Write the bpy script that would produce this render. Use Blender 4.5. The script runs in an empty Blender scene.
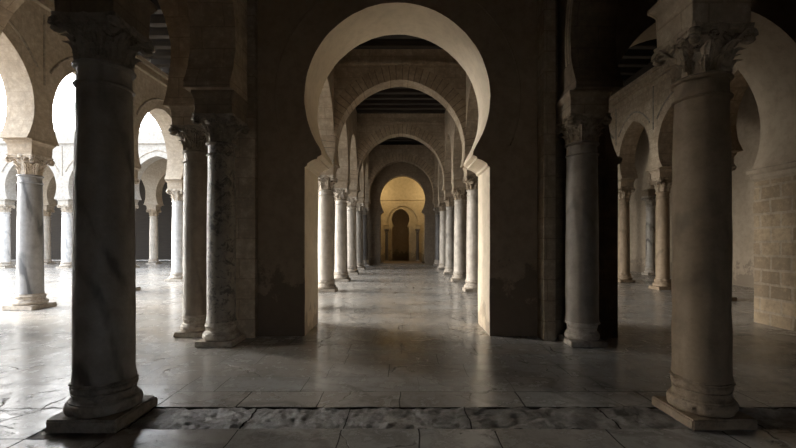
import bpy, bmesh, math, random
from mathutils import Vector, noise, Matrix
R = random.Random(7)
S = bpy.context.scene
COL = S.collection
PI = math.pi

# ------------------------------------------------------------------ materials
def new_mat(name):
    m = bpy.data.materials.new(name); m.use_nodes = True
    nt = m.node_tree; nt.nodes.clear()
    out = nt.nodes.new('ShaderNodeOutputMaterial'); b = nt.nodes.new('ShaderNodeBsdfPrincipled')
    nt.links.new(b.outputs[0], out.inputs[0])
    return m, nt, b
def N(nt, t, **kw):
    n = nt.nodes.new(t)
    for k, v in kw.items():
        if k in n.inputs: n.inputs[k].default_value = v
        else: setattr(n, k, v)
    return n
def L(nt, a, b): nt.links.new(a, b)
def ramp(nt, fac, stops, interp='LINEAR'):
    r = nt.nodes.new('ShaderNodeValToRGB'); r.color_ramp.interpolation = interp
    el = r.color_ramp.elements
    while len(el) < len(stops): el.new(0.5)
    for e, (p, c) in zip(el, stops):
        e.position = p; e.color = (c[0], c[1], c[2], 1) if not isinstance(c, (int, float)) else (c, c, c, 1)
    L(nt, fac, r.inputs[0]); return r.outputs[0]
def mix(nt, fac, a, b, mode='MIX'):
    m = nt.nodes.new('ShaderNodeMix'); m.data_type = 'RGBA'; m.blend_type = mode
    if isinstance(fac, (int, float)): m.inputs[0].default_value = fac
    else: L(nt, fac, m.inputs[0])
    for s, i in ((a, 6), (b, 7)):
        if isinstance(s, tuple): m.inputs[i].default_value = (s[0], s[1], s[2], 1)
        else: L(nt, s, m.inputs[i])
    return m.outputs[2]
def noise_tex(nt, vec, scale, detail=6, rough=0.6, dist=0.0):
    n = N(nt, 'ShaderNodeTexNoise', Scale=scale, Detail=detail, Roughness=rough, Distortion=dist)
    L(nt, vec, n.inputs['Vector']); return n.outputs[0]
def math_n(nt, op, a, b=0.0, clamp=False):
    m = nt.nodes.new('ShaderNodeMath'); m.operation = op; m.use_clamp = clamp
    for s, i in ((a, 0), (b, 1)):
        if isinstance(s, (int, float)): m.inputs[i].default_value = s
        else: L(nt, s, m.inputs[i])
    return m.outputs[0]
def bump(nt, b, h, strength=0.4, dist=0.02, prev=None):
    n = N(nt, 'ShaderNodeBump', Strength=strength, Distance=dist)
    L(nt, h, n.inputs['Height'])
    if prev is not None: L(nt, prev, n.inputs['Normal'])
    L(nt, n.outputs[0], b.inputs['Normal']); return n.outputs[0]
def coords(nt, rand=True):
    tc = nt.nodes.new('ShaderNodeTexCoord'); v = tc.outputs['Object']
    if rand:
        oi = nt.nodes.new('ShaderNodeObjectInfo')
        s = N(nt, 'ShaderNodeVectorMath', operation='SCALE'); s.inputs[0].default_value = (37, 53, 71)
        L(nt, oi.outputs['Random'], s.inputs['Scale'])
        a = N(nt, 'ShaderNodeVectorMath', operation='ADD'); L(nt, v, a.inputs[0]); L(nt, s.outputs[0], a.inputs[1]); v = a.outputs[0]
    return v

def marble(name, base, light, vein, vein_amt=0.6, rough=0.42, vscale=1.6, stretch=0.45, speck=0.0):
    m, nt, b = new_mat(name)
    v = coords(nt)
    mp = N(nt, 'ShaderNodeMapping'); mp.inputs['Scale'].default_value = (1, 1, stretch); L(nt, v, mp.inputs[0]); vs = mp.outputs[0]
    big = noise_tex(nt, vs, vscale, 5, 0.6, 1.2)
    c = ramp(nt, big, [(0.3, base), (0.7, light)])
    w = N(nt, 'ShaderNodeTexWave', Scale=vscale * 0.9, Distortion=9.0, Detail=4.0); w.inputs['Detail Scale'].default_value = 1.1
    w.wave_type = 'BANDS'; w.bands_direction = 'DIAGONAL'; L(nt, vs, w.inputs[0])
    vm = ramp(nt, w.outputs[1], [(0.0, 1.0), (0.16, 0.35), (0.4, 0.0)])
    vmn = math_n(nt, 'MULTIPLY', vm, math_n(nt, 'MULTIPLY', ramp(nt, noise_tex(nt, vs, 2.2, 5), [(0.42, 0.0), (0.62, 1.0)]), 0.9 * vein_amt), True)
    c = mix(nt, vmn, c, vein)
    pat = noise_tex(nt, v, 5.0, 8, 0.7)
    c = mix(nt, ramp(nt, pat, [(0.36, 0.45), (0.58, 0.0)]), c, tuple(x * 0.55 for x in base))
    c = mix(nt, ramp(nt, noise_tex(nt, v, 22, 8, 0.8), [(0.61, 0.0), (0.70, 0.35)]), c, tuple(x * 0.35 for x in base))
    if speck:
        sp = noise_tex(nt, v, 9.0, 9, 0.8, 0.6)
        c = mix(nt, math_n(nt, 'MULTIPLY', ramp(nt, sp, [(0.50, 0.0), (0.58, 1.0)]), speck), c, tuple(x * 0.35 for x in vein))
    L(nt, c, b.inputs['Base Color'])
    L(nt, ramp(nt, pat, [(0.3, rough + 0.2), (0.7, rough)]), b.inputs['Roughness'])
    p = bump(nt, b, noise_tex(nt, v, 30, 6, 0.7), 0.25, 0.01)
    bump(nt, b, pat, 0.35, 0.02, p)
    return m

def stone(name, c1, c2, dark, rough=0.85, scale=4.0, strength=0.6):
    m, nt, b = new_mat(name)
    v = coords(nt)
    c = ramp(nt, noise_tex(nt, v, scale, 8, 0.65), [(0.32, c1), (0.68, c2)])
    c = mix(nt, ramp(nt, noise_tex(nt, v, scale * 2.2, 10, 0.75), [(0.36, 0.75), (0.55, 0.0)]), c, dark)
    L(nt, c, b.inputs['Base Color']); b.inputs['Roughness'].default_value = rough
    p = bump(nt, b, noise_tex(nt, v, 45, 6, 0.7), 0.35, 0.01)
    bump(nt, b, noise_tex(nt, v, 9, 8, 0.7), strength, 0.025, p)
    return m

def masonry(name, c1, c2, mortar, stain, bw=0.62, rh=0.31, ms=0.010, mortar_vis=0.6, rough=0.88, blotch=0.5, bstr=0.5):
    m, nt, b = new_mat(name)
    v = coords(nt, False)
    uv = nt.nodes.new('ShaderNodeUVMap'); uv.uv_map = 'UVMap'
    wob = N(nt, 'ShaderNodeTexNoise', Scale=1.3, Detail=3.0); L(nt, v, wob.inputs['Vector'])
    wv = N(nt, 'ShaderNodeVectorMath', operation='MULTIPLY_ADD'); wv.inputs[1].default_value = (0.06, 0.06, 0)
    L(nt, wob.outputs[1], wv.inputs[0]); L(nt, uv.outputs[0], wv.inputs[2])
    br = N(nt, 'ShaderNodeTexBrick', Scale=1.0, Bias=0.0); br.offset = 0.5
    br.inputs['Mortar Size'].default_value = ms; br.inputs['Mortar Smooth'].default_value = 0.3
    br.inputs['Brick Width'].default_value = bw; br.inputs['Row Height'].default_value = rh
    br.inputs['Color1'].default_value = (*c1, 1); br.inputs['Color2'].default_value = (*c2, 1); br.inputs['Mortar'].default_value = (*mortar, 1)
    L(nt, wv.outputs[0], br.inputs['Vector'])
    n1 = noise_tex(nt, v, 2.0, 9, 0.7)
    n2 = noise_tex(nt, v, 9.0, 9, 0.75)
    avg = tuple((x + y) / 2 for x, y in zip(c1, c2))
    c = mix(nt, 1 - mortar_vis, br.outputs[0], avg)
    c = mix(nt, math_n(nt, 'MULTIPLY', ramp(nt, n1, [(0.40, 1.0), (0.60, 0.0)]), blotch), c, stain)
    c = mix(nt, ramp(nt, n2, [(0.34, 0.6), (0.56, 0.0)]), c, tuple(x * 0.5 for x in avg))
    c = mix(nt, ramp(nt, n2, [(0.54, 0.0), (0.72, 0.6)]), c, tuple(min(1, x * 1.4) for x in avg))
    L(nt, c, b.inputs['Base Color']); b.inputs['Roughness'].default_value = rough
    p = bump(nt, b, n2, bstr, 0.02)
    p = bump(nt, b, noise_tex(nt, v, 40, 4, 0.7), 0.3, 0.008, p)
    inv = math_n(nt, 'SUBTRACT', 1.0, br.outputs[1])
    bump(nt, b, inv, 0.5 * mortar_vis + 0.1, 0.02, p)
    return m

def plaster(name, c1, c2, stain, damp, rough=0.8, damp_h=0.9):
    m, nt, b = new_mat(name)
    v = coords(nt, False)
    n1 = noise_tex(nt, v, 1.1, 9, 0.62, 0.4); n2 = noise_tex(nt, v, 6.0, 9, 0.72)
    c = ramp(nt, n1, [(0.3, c1), (0.7, c2)])
    c = mix(nt, ramp(nt, n2, [(0.36, 0.5), (0.56, 0.0)]), c, stain)
    # peeled, rising-damp patches near the foot with an outline of their own
    sx = nt.nodes.new('ShaderNodeSeparateXYZ'); L(nt, v, sx.inputs[0])
    h = math_n(nt, 'ADD', sx.outputs[2], math_n(nt, 'MULTIPLY', math_n(nt, 'SUBTRACT', noise_tex(nt, v, 3.2, 8, 0.65), 0.5), 2.6))
    d = ramp(nt, math_n(nt, 'DIVIDE', h, 4.0), [(damp_h / 4 - 0.02, 0.8), (damp_h / 4 + 0.03, 0.0)])
    c = mix(nt, d, c, damp)
    L(nt, c, b.inputs['Base Color']); b.inputs['Roughness'].default_value = rough
    p = bump(nt, b, n2, 0.3, 0.015)
    p = bump(nt, b, noise_tex(nt, v, 1.6, 4, 0.5), 0.35, 0.06, p)
    bump(nt, b, d, 0.3, 0.01, p)
    return m

def wood(name, c1, c2):
    m, nt, b = new_mat(name)
    v = coords(nt)
    mp = N(nt, 'ShaderNodeMapping'); mp.inputs['Scale'].default_value = (0.6, 7, 7); L(nt, v, mp.inputs[0])
    n = noise_tex(nt, mp.outputs[0], 2.5, 8, 0.65)
    L(nt, ramp(nt, n, [(0.3, c1), (0.7, c2)]), b.inputs['Base Color']); b.inputs['Roughness'].default_value = 0.8
    bump(nt, b, n, 0.4, 0.01); return m

def floor_mat():
    m, nt, b = new_mat('worn_marble_paving')
    v = coords(nt, False)
    at = nt.nodes.new('ShaderNodeAttribute'); at.attribute_name = 'tint'
    n1 = noise_tex(nt, v, 0.9, 8, 0.62, 0.5); n2 = noise_tex(nt, v, 4.5, 10, 0.72, 0.3); n3 = noise_tex(nt, v, 26, 8, 0.7)
    c = mix(nt, 1.0, ramp(nt, n1, [(0.3, (0.36, 0.335, 0.30)), (0.72, (0.50, 0.475, 0.435))]), at.outputs[0], 'MULTIPLY')
    w = N(nt, 'ShaderNodeTexWave', Scale=0.55, Distortion=14.0, Detail=5.0); w.bands_direction = 'DIAGONAL'; L(nt, v, w.inputs[0])
    c = mix(nt, ramp(nt, w.outputs[1], [(0.0, 0.35), (0.12, 0.0)]), c, (0.16, 0.15, 0.14))
    c = mix(nt, ramp(nt, n2, [(0.34, 0.65), (0.54, 0.0)]), c, (0.13, 0.11, 0.09))
    c = mix(nt, ramp(nt, n3, [(0.60, 0.0), (0.72, 0.35)]), c, (0.10, 0.085, 0.07))
    dv = N(nt, 'ShaderNodeTexNoise', Scale=2.2, Detail=6.0); L(nt, v, dv.inputs['Vector'])
    wv = N(nt, 'ShaderNodeVectorMath', operation='MULTIPLY_ADD'); wv.inputs[1].default_value = (0.5, 0.5, 0.5); L(nt, dv.outputs[1], wv.inputs[0]); L(nt, v, wv.inputs[2])
    vo = N(nt, 'ShaderNodeTexVoronoi', Scale=0.95); vo.feature = 'DISTANCE_TO_EDGE'; L(nt, wv.outputs[0], vo.inputs['Vector'])
    crack = math_n(nt, 'MULTIPLY', ramp(nt, vo.outputs[0], [(0.0, 1.0), (0.012, 0.0)]), ramp(nt, noise_tex(nt, v, 1.3, 3), [(0.47, 0.0), (0.56, 1.0)]))
    pit = math_n(nt, 'MULTIPLY', ramp(nt, noise_tex(nt, v, 15, 8, 0.75), [(0.60, 0.0), (0.66, 1.0)]), ramp(nt, noise_tex(nt, v, 1.7, 4), [(0.46, 0.0), (0.60, 1.0)]))
    flaw = math_n(nt, 'MAXIMUM', crack, pit)
    c = mix(nt, math_n(nt, 'MULTIPLY', flaw, 0.8), c, (0.05, 0.042, 0.034))
    worn = math_n(nt, 'MULTIPLY', math_n(nt, 'MULTIPLY', math_n(nt, 'SUBTRACT', at.outputs['Alpha'], 0.3), 2.0, True), ramp(nt, noise_tex(nt, v, 7, 10, 0.75), [(0.38, 0.9), (0.62, 0.15)]))
    c = mix(nt, worn, c, (0.10, 0.08, 0.06))
    L(nt, c, b.inputs['Base Color'])
    r = math_n(nt, 'ADD', ramp(nt, n2, [(0.3, 0.34), (0.65, 0.13)]), math_n(nt, 'MULTIPLY', at.outputs['Alpha'], 0.28))
    L(nt, r, b.inputs['Roughness'])
    b.inputs['Specular IOR Level'].default_value = 0.6
    p = bump(nt, b, n3, 0.10, 0.006)
    p = bump(nt, b, math_n(nt, 'SUBTRACT', 1.0, flaw), 0.6, 0.008, p)
    p = bump(nt, b, n2, 0.16, 0.012, p)
    grit = math_n(nt, 'MULTIPLY', noise_tex(nt, v, 11, 12, 0.8, 0.4), math_n(nt, 'MULTIPLY', math_n(nt, 'SUBTRACT', at.outputs['Alpha'], 0.3), 3.0, True))
    p = bump(nt, b, grit, 1.0, 0.035, p)
    bump(nt, b, noise_tex(nt, v, 1.8, 3, 0.5), 0.12, 0.04, p)
    return m

def plain(name, c, rough=0.8):
    m, nt, b = new_mat(name); b.inputs['Base Color'].default_value = (*c, 1); b.inputs['Roughness'].default_value = rough; return m

M = {}
M['floor'] = floor_mat()
M['grout'] = plain('earth_grout', (0.045, 0.038, 0.03), 0.9)
M['grey'] = marble('grey_veined_marble', (0.27, 0.235, 0.19), (0.38, 0.34, 0.285), (0.085, 0.07, 0.055), 1.3)
M['white'] = marble('white_veined_marble', (0.50, 0.48, 0.45), (0.66, 0.64, 0.61), (0.28, 0.28, 0.28), 0.75)
M['bluegrey'] = marble('blue_grey_veined_marble', (0.22, 0.215, 0.21), (0.34, 0.335, 0.325), (0.08, 0.08, 0.08), 1.6, stretch=0.3)
M['brown'] = marble('brown_grey_marble', (0.23, 0.185, 0.14), (0.33, 0.275, 0.215), (0.10, 0.08, 0.06), 0.8)
M['mottled'] = marble('mottled_dark_marble', (0.25, 0.215, 0.17), (0.37, 0.325, 0.265), (0.09, 0.075, 0.06), 0.6, speck=0.75)
M['tan'] = marble('tan_limestone', (0.22, 0.155, 0.092), (0.32, 0.235, 0.15), (0.12, 0.085, 0.05), 0.7, rough=0.6)
M['cream'] = marble('cream_marble', (0.42, 0.365, 0.295), (0.55, 0.49, 0.41), (0.24, 0.20, 0.16), 0.7)
M['darkm'] = marble('dark_grey_marble', (0.12, 0.105, 0.09), (0.2, 0.18, 0.155), (0.05, 0.045, 0.04), 0.5)
M['carved'] = stone('carved_limestone', (0.33, 0.255, 0.17), (0.45, 0.36, 0.26), (0.11, 0.083, 0.055))
M['carved_dark'] = stone('weathered_carved_and_shadow_line_stone', (0.26, 0.22, 0.17), (0.38, 0.33, 0.26), (0.09, 0.075, 0.06))
M['carved_pale'] = stone('pale_carved_marble', (0.44, 0.375, 0.295), (0.58, 0.51, 0.42), (0.17, 0.135, 0.10))
M['base'] = stone('worn_base_stone', (0.38, 0.32, 0.25), (0.52, 0.46, 0.38), (0.17, 0.14, 0.11), 0.6, 5.0, 0.4)
M['base_dark'] = stone('dark_worn_base_stone', (0.23, 0.195, 0.15), (0.34, 0.295, 0.235), (0.10, 0.08, 0.06), 0.6, 5.0, 0.4)
M['base_tan'] = stone('worn_tan_base_stone', (0.25, 0.18, 0.11), (0.36, 0.27, 0.18), (0.11, 0.075, 0.045), 0.65, 5.0, 0.5)
M['ashlar'] = masonry('tan_ashlar', (0.50, 0.40, 0.285), (0.41, 0.325, 0.23), (0.24, 0.18, 0.115), (0.24, 0.175, 0.11), mortar_vis=0.7, blotch=0.65)
M['voussoir'] = masonry('voussoir_stone', (0.47, 0.365, 0.25), (0.34, 0.26, 0.175), (0.15, 0.11, 0.075), (0.24, 0.175, 0.11), bw=3.0, rh=0.17, ms=0.012, mortar_vis=0.95, blotch=0.5)
M['ashlar_pale'] = masonry('pale_ashlar', (0.46, 0.385, 0.295), (0.39, 0.325, 0.245), (0.28, 0.225, 0.16), (0.29, 0.225, 0.155), mortar_vis=0.35, blotch=0.4)
M['ashlar_grey'] = masonry('grey_brown_ashlar', (0.25, 0.19, 0.125), (0.21, 0.157, 0.102), (0.125, 0.092, 0.06), (0.14, 0.103, 0.068), mortar_vis=0.6)
M['blocks'] = masonry('rough_block_masonry', (0.43, 0.32, 0.20), (0.21, 0.15, 0.09), (0.38, 0.305, 0.22), (0.20, 0.15, 0.10), bw=0.42, rh=0.25, ms=0.024, mortar_vis=1.0, bstr=0.9, blotch=0.35)
M['white_wall'] = masonry('whitewashed_masonry', (0.42, 0.385, 0.335), (0.37, 0.34, 0.295), (0.25, 0.225, 0.19), (0.28, 0.25, 0.205), mortar_vis=0.35, blotch=0.3)
M['plaster'] = plaster('brown_plaster', (0.34, 0.255, 0.165), (0.44, 0.335, 0.225), (0.24, 0.175, 0.11), (0.16, 0.115, 0.075))
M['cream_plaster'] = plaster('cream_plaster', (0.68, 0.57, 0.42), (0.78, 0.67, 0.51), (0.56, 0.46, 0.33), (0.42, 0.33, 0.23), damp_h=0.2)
M['tan_plaster'] = plaster('tan_plaster', (0.31, 0.245, 0.17), (0.40, 0.32, 0.23), (0.21, 0.16, 0.11), (0.17, 0.13, 0.09), damp_h=0.5)
M['yellow_plaster'] = plaster('ochre_plaster', (0.58, 0.47, 0.27), (0.68, 0.56, 0.35), (0.44, 0.35, 0.20), (0.30, 0.24, 0.16), damp_h=0.6)
M['beam'] = wood('dark_cedar_and_gallery_shade', (0.022, 0.016, 0.011), (0.045, 0.033, 0.022))
M['plank'] = wood('dark_planks', (0.014, 0.011, 0.008), (0.026, 0.02, 0.014))
M['dark_wood'] = wood('old_door_wood', (0.06, 0.045, 0.03), (0.10, 0.075, 0.05))

# ------------------------------------------------------------------ mesh helpers
def BM():
    bm = bmesh.new(); bm.loops.layers.uv.new('UVMap'); return bm
def face(bm, vs, uvs=None):
    try: f = bm.faces.new(vs)
    except ValueError: return None
    if uvs:
        l = bm.loops.layers.uv.active
        for lp, uv in zip(f.loops, uvs): lp[l].uv = uv
    return f
def finish(bm, name, mats, parent=None, smooth=None, kind=None, recalc=True):
    if recalc: bmesh.ops.recalc_face_normals(bm, faces=bm.faces)
    me = bpy.data.meshes.new(name); bm.to_mesh(me); bm.free()
    for m in (mats if isinstance(mats, (list, tuple)) else [mats]): me.materials.append(m)
    if smooth is not None:
        for p in me.polygons: p.use_smooth = True
        me.set_sharp_from_angle(angle=math.radians(smooth))
    o = bpy.data.objects.new(name, me); COL.objects.link(o)
    if parent is not None: o.parent = parent
    if kind: o['kind'] = kind
    return o
def struct(bm, name, mats, parent=None, smooth=None):
    return finish(bm, name, mats, parent, smooth, None if parent is not None else 'structure')
def box(bm, x0, x1, y0, y1, z0, z1, mi=0):
    v = [bm.verts.new(p) for p in ((x0,y0,z0),(x1,y0,z0),(x1,y1,z0),(x0,y1,z0),(x0,y0,z1),(x1,y0,z1),(x1,y1,z1),(x0,y1,z1))]
    for idx, ax in (((0,1,5,4),'y'),((2,3,7,6),'y'),((1,2,6,5),'x'),((3,0,4,7),'x'),((4,5,6,7),'z'),((3,2,1,0),'z')):
        vs = [v[i] for i in idx]
        uv = [((q.co.x if ax != 'x' else q.co.y), (q.co.z if ax != 'z' else q.co.y)) for q in vs]
        f = face(bm, vs, uv)
        if f: f.material_index = mi
def arch_pts(c, a, e, zc, zs, n=18, rough=0.0, seed=0):
    """points left springing -> apex -> right springing of a (slightly pointed) horseshoe arch"""
    Rr = a + e
    t0 = math.asin((zs - zc) / Rr); t1 = math.acos(e / Rr)
    right = [(c - e + Rr * math.cos(t0 + (t1 - t0) * i / n), zc + Rr * math.sin(t0 + (t1 - t0) * i / n)) for i in range(n + 1)]
    left = [(2 * c - u, z) for u, z in right]
    pts = left + right[::-1][1:]
    if rough:
        rr = random.Random(seed)
        pts = [(u + rr.uniform(-rough, rough), z + rr.uniform(-rough, rough)) for u, z in pts]
    return pts
def profile_wall(bm, pts, axis, t0, t1, mi=0, mi_side=None, side_test=None):
    """extrude an outline (u,z) through thickness t0..t1; axis 'x': wall runs along X, axis 'y': along Y"""
    P = (lambda u, z, t: (u, t, z)) if axis == 'x' else (lambda u, z, t: (t, u, z))
    A = [bm.verts.new(P(u, z, t0)) for u, z in pts]; B = [bm.verts.new(P(u, z, t1)) for u, z in pts]
    f1 = face(bm, A, pts); f2 = face(bm, B[::-1], pts[::-1])
    s = 0.0; n = len(pts)
    for i in range(n):
        j = (i + 1) % n; d = math.dist(pts[i], pts[j])
        f = face(bm, [A[i], A[j], B[j], B[i]], [(t0, s), (t0, s + d), (t1, s + d), (t1, s)])
        if f:
            f.material_index = mi
            if mi_side is not None and (side_test is None or side_test(pts[i], pts[j])): f.material_index = mi_side
        s += d
    caps = [f for f in (f1, f2) if f]
    for f in caps: f.material_index = mi; f.normal_update()
    bmesh.ops.triangulate(bm, faces=caps)
def outline(u0, u1, zb0, zb1, ztop, openings):
    p = [(u0, zb0)]
    for o in openings: p += o
    p += [(u1, zb1), (u1, ztop), (u0, ztop)]
    q = [p[0]]
    for a in p[1:]:
        if math.dist(a, q[-1]) > 1e-5: q.append(a)
    return q
def ring(bm, c, a, e, zc, zs, w, axis, t0, t1, n=16, cut=0.0):
    """voussoir band of width w round an arch, radial UVs"""
    inn = arch_pts(c, a, e, zc, zs, n); out = arch_pts(c, a + w, e, zc, max(zs, zc - 0.9 * (a + w)), n)
    P = (lambda u, z, t: (u, t, z)) if axis == 'x' else (lambda u, z, t: (t, u, z))
    m = len(inn); k0 = int(cut * m); s = 0
    rows = []
    for i in range(k0, m - k0):
        if i > k0: s += math.dist(inn[i], inn[i - 1])
        rows.append((s, [bm.verts.new(P(*inn[i], t0)), bm.verts.new(P(*inn[i], t1)), bm.verts.new(P(*out[i], t1)), bm.verts.new(P(*out[i], t0))]))
    for (s0, r0), (s1, r1) in zip(rows, rows[1:]):
        for k in range(4):
            k2 = (k + 1) % 4
            wa, wb = (0.0, w) if k in (1, 3) else (0.0, t1 - t0)
            if k == 3: wa, wb = w, 0.0
            face(bm, [r0[k], r0[k2], r1[k2], r1[k]], [(wa, s0), (wb, s0), (wb, s1), (wa, s1)])
    face(bm, rows[0][1]); face(bm, rows[-1][1][::-1])
def tube(bm, pts, r, k=6, cap=True):
    rings = []
    for i, p in enumerate(pts):
        p = Vector(p); a = Vector(pts[max(0, i - 1)]); b = Vector(pts[min(len(pts) - 1, i + 1)])
        t = (b - a).normalized()
        up = Vector((0, 0, 1)) if abs(t.z) < 0.9 else Vector((1, 0, 0))
        s = t.cross(up).normalized(); u = s.cross(t)
        rr = r[i] if isinstance(r, (list, tuple)) else r
        rings.append([bm.verts.new(p + (s * math.cos(2 * PI * j / k) + u * math.sin(2 * PI * j / k)) * rr) for j in range(k)])
    for a, b in zip(rings, rings[1:]):
        for j in range(k): face(bm, [a[j], a[(j + 1) % k], b[(j + 1) % k], b[j]])
    if cap: face(bm, rings[0][::-1]); face(bm, rings[-1])
def lathe(bm, prof, k=48, chip=0.0, seed=0, mi=0):
    """prof: list of (r,z) bottom to top, closed at both ends"""
    rings = []
    for r, z in prof:
        row = []
        for j in range(k):
            a = 2 * PI * j / k; rr = r
            if chip:
                q = Vector((math.cos(a) * r * 5 + seed * 3.7, math.sin(a) * r * 5, z * 7 + seed))
                n = noise.fractal(q, 0.8, 2.0, 4)
                rr = r - chip * (0.35 * abs(n) + 1.4 * max(0.0, n - 0.42))
            row.append(bm.verts.new((rr * math.cos(a), rr * math.sin(a), z)))
        rings.append(row)
    s = 0
    for i in range(len(rings) - 1):
        a, b = rings[i], rings[i + 1]
        for j in range(k):
            f = face(bm, [a[j], a[(j + 1) % k], b[(j + 1) % k], b[j]])
            if f: f.material_index = mi
    face(bm, rings[0][::-1]); face(bm, rings[-1])

# ------------------------------------------------------------------ columns
CACHE = {}
def cached(key, builder):
    """returns mesh data built once; every column gets its own objects"""
    if key not in CACHE: CACHE[key] = builder().data; bpy.data.objects.remove([o for o in bpy.data.objects if o.data == CACHE[key]][0])
    return CACHE[key]
def link(name, me, parent):
    o = bpy.data.objects.new(name, me); COL.objects.link(o); o.parent = parent; return o

def torus_prof(z0, z1, r, bulge, n=6):
    h = (z1 - z0) / 2; zc = (z0 + z1) / 2
    return [(r + bulge * math.cos(-PI / 2 + PI * i / n), zc + h * math.sin(-PI / 2 + PI * i / n)) for i in range(n + 1)]
def plinth_mesh(half, h, chip, mat, seed):
    bm = BM(); box(bm, -half, half, -half, half, 0, h)
    bmesh.ops.subdivide_edges(bm, edges=bm.edges[:], cuts=7, use_grid_fill=True)
    bmesh.ops.bevel(bm, geom=[e for e in bm.edges if e.calc_face_angle(0) > 1.0], offset=0.012, segments=2, affect='EDGES')
    for v in bm.verts:
        n = noise.fractal(v.co * 6 + Vector((seed, 0, 0)), 0.8, 2, 4)
        if v.co.z > 0.004:
            v.co.x -= v.co.x * chip * max(0, n - 0.05); v.co.y -= v.co.y * chip * max(0, n - 0.05)
            v.co.z -= 0.12 * chip * max(0, n)
    return finish(bm, 'plinth', mat, smooth=40)
def base_mesh(z0, z1, rb, rs, chip, mat, seed):
    h = z1 - z0; bm = BM()
    p = [(rb * 0.90, z0)] + torus_prof(z0, z0 + h * 0.36, rb * 0.90, rb * 0.10, 8)
    p += [(rb * 0.905, z0 + h * 0.362), (rb * 0.905, z0 + h * 0.40), (rb * 0.86, z0 + h * 0.42), (rb * 0.825, z0 + h * 0.48), (rb * 0.82, z0 + h * 0.54), (rb * 0.845, z0 + h * 0.60), (rb * 0.845, z0 + h * 0.64), (rb * 0.81, z0 + h * 0.645)]
    p += torus_prof(z0 + h * 0.65, z0 + h * 0.88, rb * 0.81, rb * 0.065, 8) + [(rs * 1.10, z0 + h * 0.885), (rs * 1.10, z0 + h * 0.93), (rs * 1.04, z0 + h * 0.935), (rs * 1.02, z1)]
    q = []
    for a in p:
        if not q or math.dist(a, q[-1]) > 1e-4: q.append(a)
    lathe(bm, q, 64, chip, seed); return finish(bm, 'base', mat, smooth=45)
def shaft_mesh(z0, z1, r0, r1, mat, seed, chip):
    bm = BM(); p = [(r0 * 1.05, z0), (r0 * 1.02, z0 + 0.03), (r0, z0 + 0.08)]
    n = 14; zt = z1 - 0.20
    for i in range(1, n): 
        t = i / n; p.append((r0 + (r1 - r0) * t + 0.006 * math.sin(PI * t), z0 + 0.08 + (zt - z0 - 0.08) * t))
    p += [(r1, zt)] + torus_prof(zt + 0.005, zt + 0.035, r1 * 1.0, 0.022, 4) + [(r1 * 0.99, zt + 0.045), (r1 * 0.98, z1 - 0.05)] + torus_prof(z1 - 0.045, z1 - 0.005, r1 * 1.0, 0.028, 4) + [(r1 * 0.95, z1)]
    lathe(bm, p, 56, chip, seed); return finish(bm, 'shaft', mat, smooth=40)
def leaf(bm, ang, z0, z1, rf, curl, width, tilt=0.0):
    """acanthus leaf hugging the bell then curling outward; solid strip with lobed rim and a midrib"""
    nu, nv = 6, 9; F = []; Bk = []
    for j in range(nv + 1):
        t = j / nv
        z = z0 + (z1 - z0) * min(1.0, t * 1.15) - (0.0 if t < 0.85 else (t - 0.85) * 0.55 * (z1 - z0))
        out = 0.008 + 0.012 * t + curl * max(0, t - 0.45) ** 1.7 * 3.0
        w = width * (0.75 + 0.55 * math.sin(PI * min(1, t * 0.8))) * (1 - 0.85 * max(0, t - 0.7) / 0.3 * 0.75)
        w *= 1 + 0.16 * math.sin(t * PI * 7)
        rowF, rowB = [], []
        for i in range(nu + 1):
            s = i / nu * 2 - 1
            r = rf(z) + out - 0.012 * abs(s) + 0.010 * max(0, 1 - abs(s) * 4) + 0.006 * math.cos(s * PI * 3)
            a = ang + s * w / max(0.1, r)
            rowF.append(bm.verts.new((r * math.cos(a), r * math.sin(a), z)))
            rb = r - 0.016
            rowB.append(bm.verts.new((rb * math.cos(a), rb * math.sin(a), z - 0.004)))
        F.append(rowF); Bk.append(rowB)
    for j in range(nv):
        for i in range(nu):
            face(bm, [F[j][i], F[j][i+1], F[j+1][i+1], F[j+1][i]]); face(bm, [Bk[j][i+1], Bk[j][i], Bk[j+1][i], Bk[j+1][i+1]])
        face(bm, [Bk[j][0], F[j][0], F[j+1][0], Bk[j+1][0]]); face(bm, [F[j][nu], Bk[j][nu], Bk[j+1][nu], F[j+1][nu]])
    for i in range(nu):
        face(bm, [F[nv][i], F[nv][i+1], Bk[nv][i+1], Bk[nv][i]]); face(bm, [Bk[0][i], Bk[0][i+1], F[0][i+1], F[0][i]])
def capital_mesh(z0, z1, r, half, mat, style):
    h = z1 - z0; bm = BM()
    rf = lambda z: r * 0.94 + (half * 0.93 - r * 0.94) * max(0, (z - z0) / h) ** 2.2
    lathe(bm, [(rf(z0 + h * 0.86 * i / 8) - (0.0 if i else 0.002), z0 + h * 0.86 * i / 8) for i in range(9)], 32)
    n1 = (8, 8, 12)[style]
    for k in range(n1): leaf(bm, 2 * PI * (k + 0.5 * (style == 1)) / n1, z0 + 0.004, z0 + h * (0.42, 0.36, 0.34)[style], rf, 0.055, 0.5 * PI * r / n1 * 1.05)
    for k in range(8): leaf(bm, 2 * PI * (k + 0.5) / 8, z0 + h * 0.10, z0 + h * (0.70, 0.60, 0.64)[style], rf, 0.075, 0.5 * PI * r / 8 * 1.05)
    # helices between the volutes and a boss on each face
    for k in range(4):
        a0 = k * PI / 2
        for sg in (-1, 1):
            pts = []
            for i in range(15):
                t = i / 14; th = t * 2.6 * PI; rad = 0.045 * (1 - t * 0.75) * h / 0.4
                u = sg * (0.062 * h / 0.4 + rad * math.cos(th)); zz = z0 + h * 0.76 + rad * math.sin(th)
                rr = half * 0.93
                pts.append((rr * math.cos(a0) - u * math.sin(a0), rr * math.sin(a0) + u * math.cos(a0), zz))
            tube(bm, pts, 0.013, 5)
    return finish(bm, 'capital', mat, smooth=50)
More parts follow.
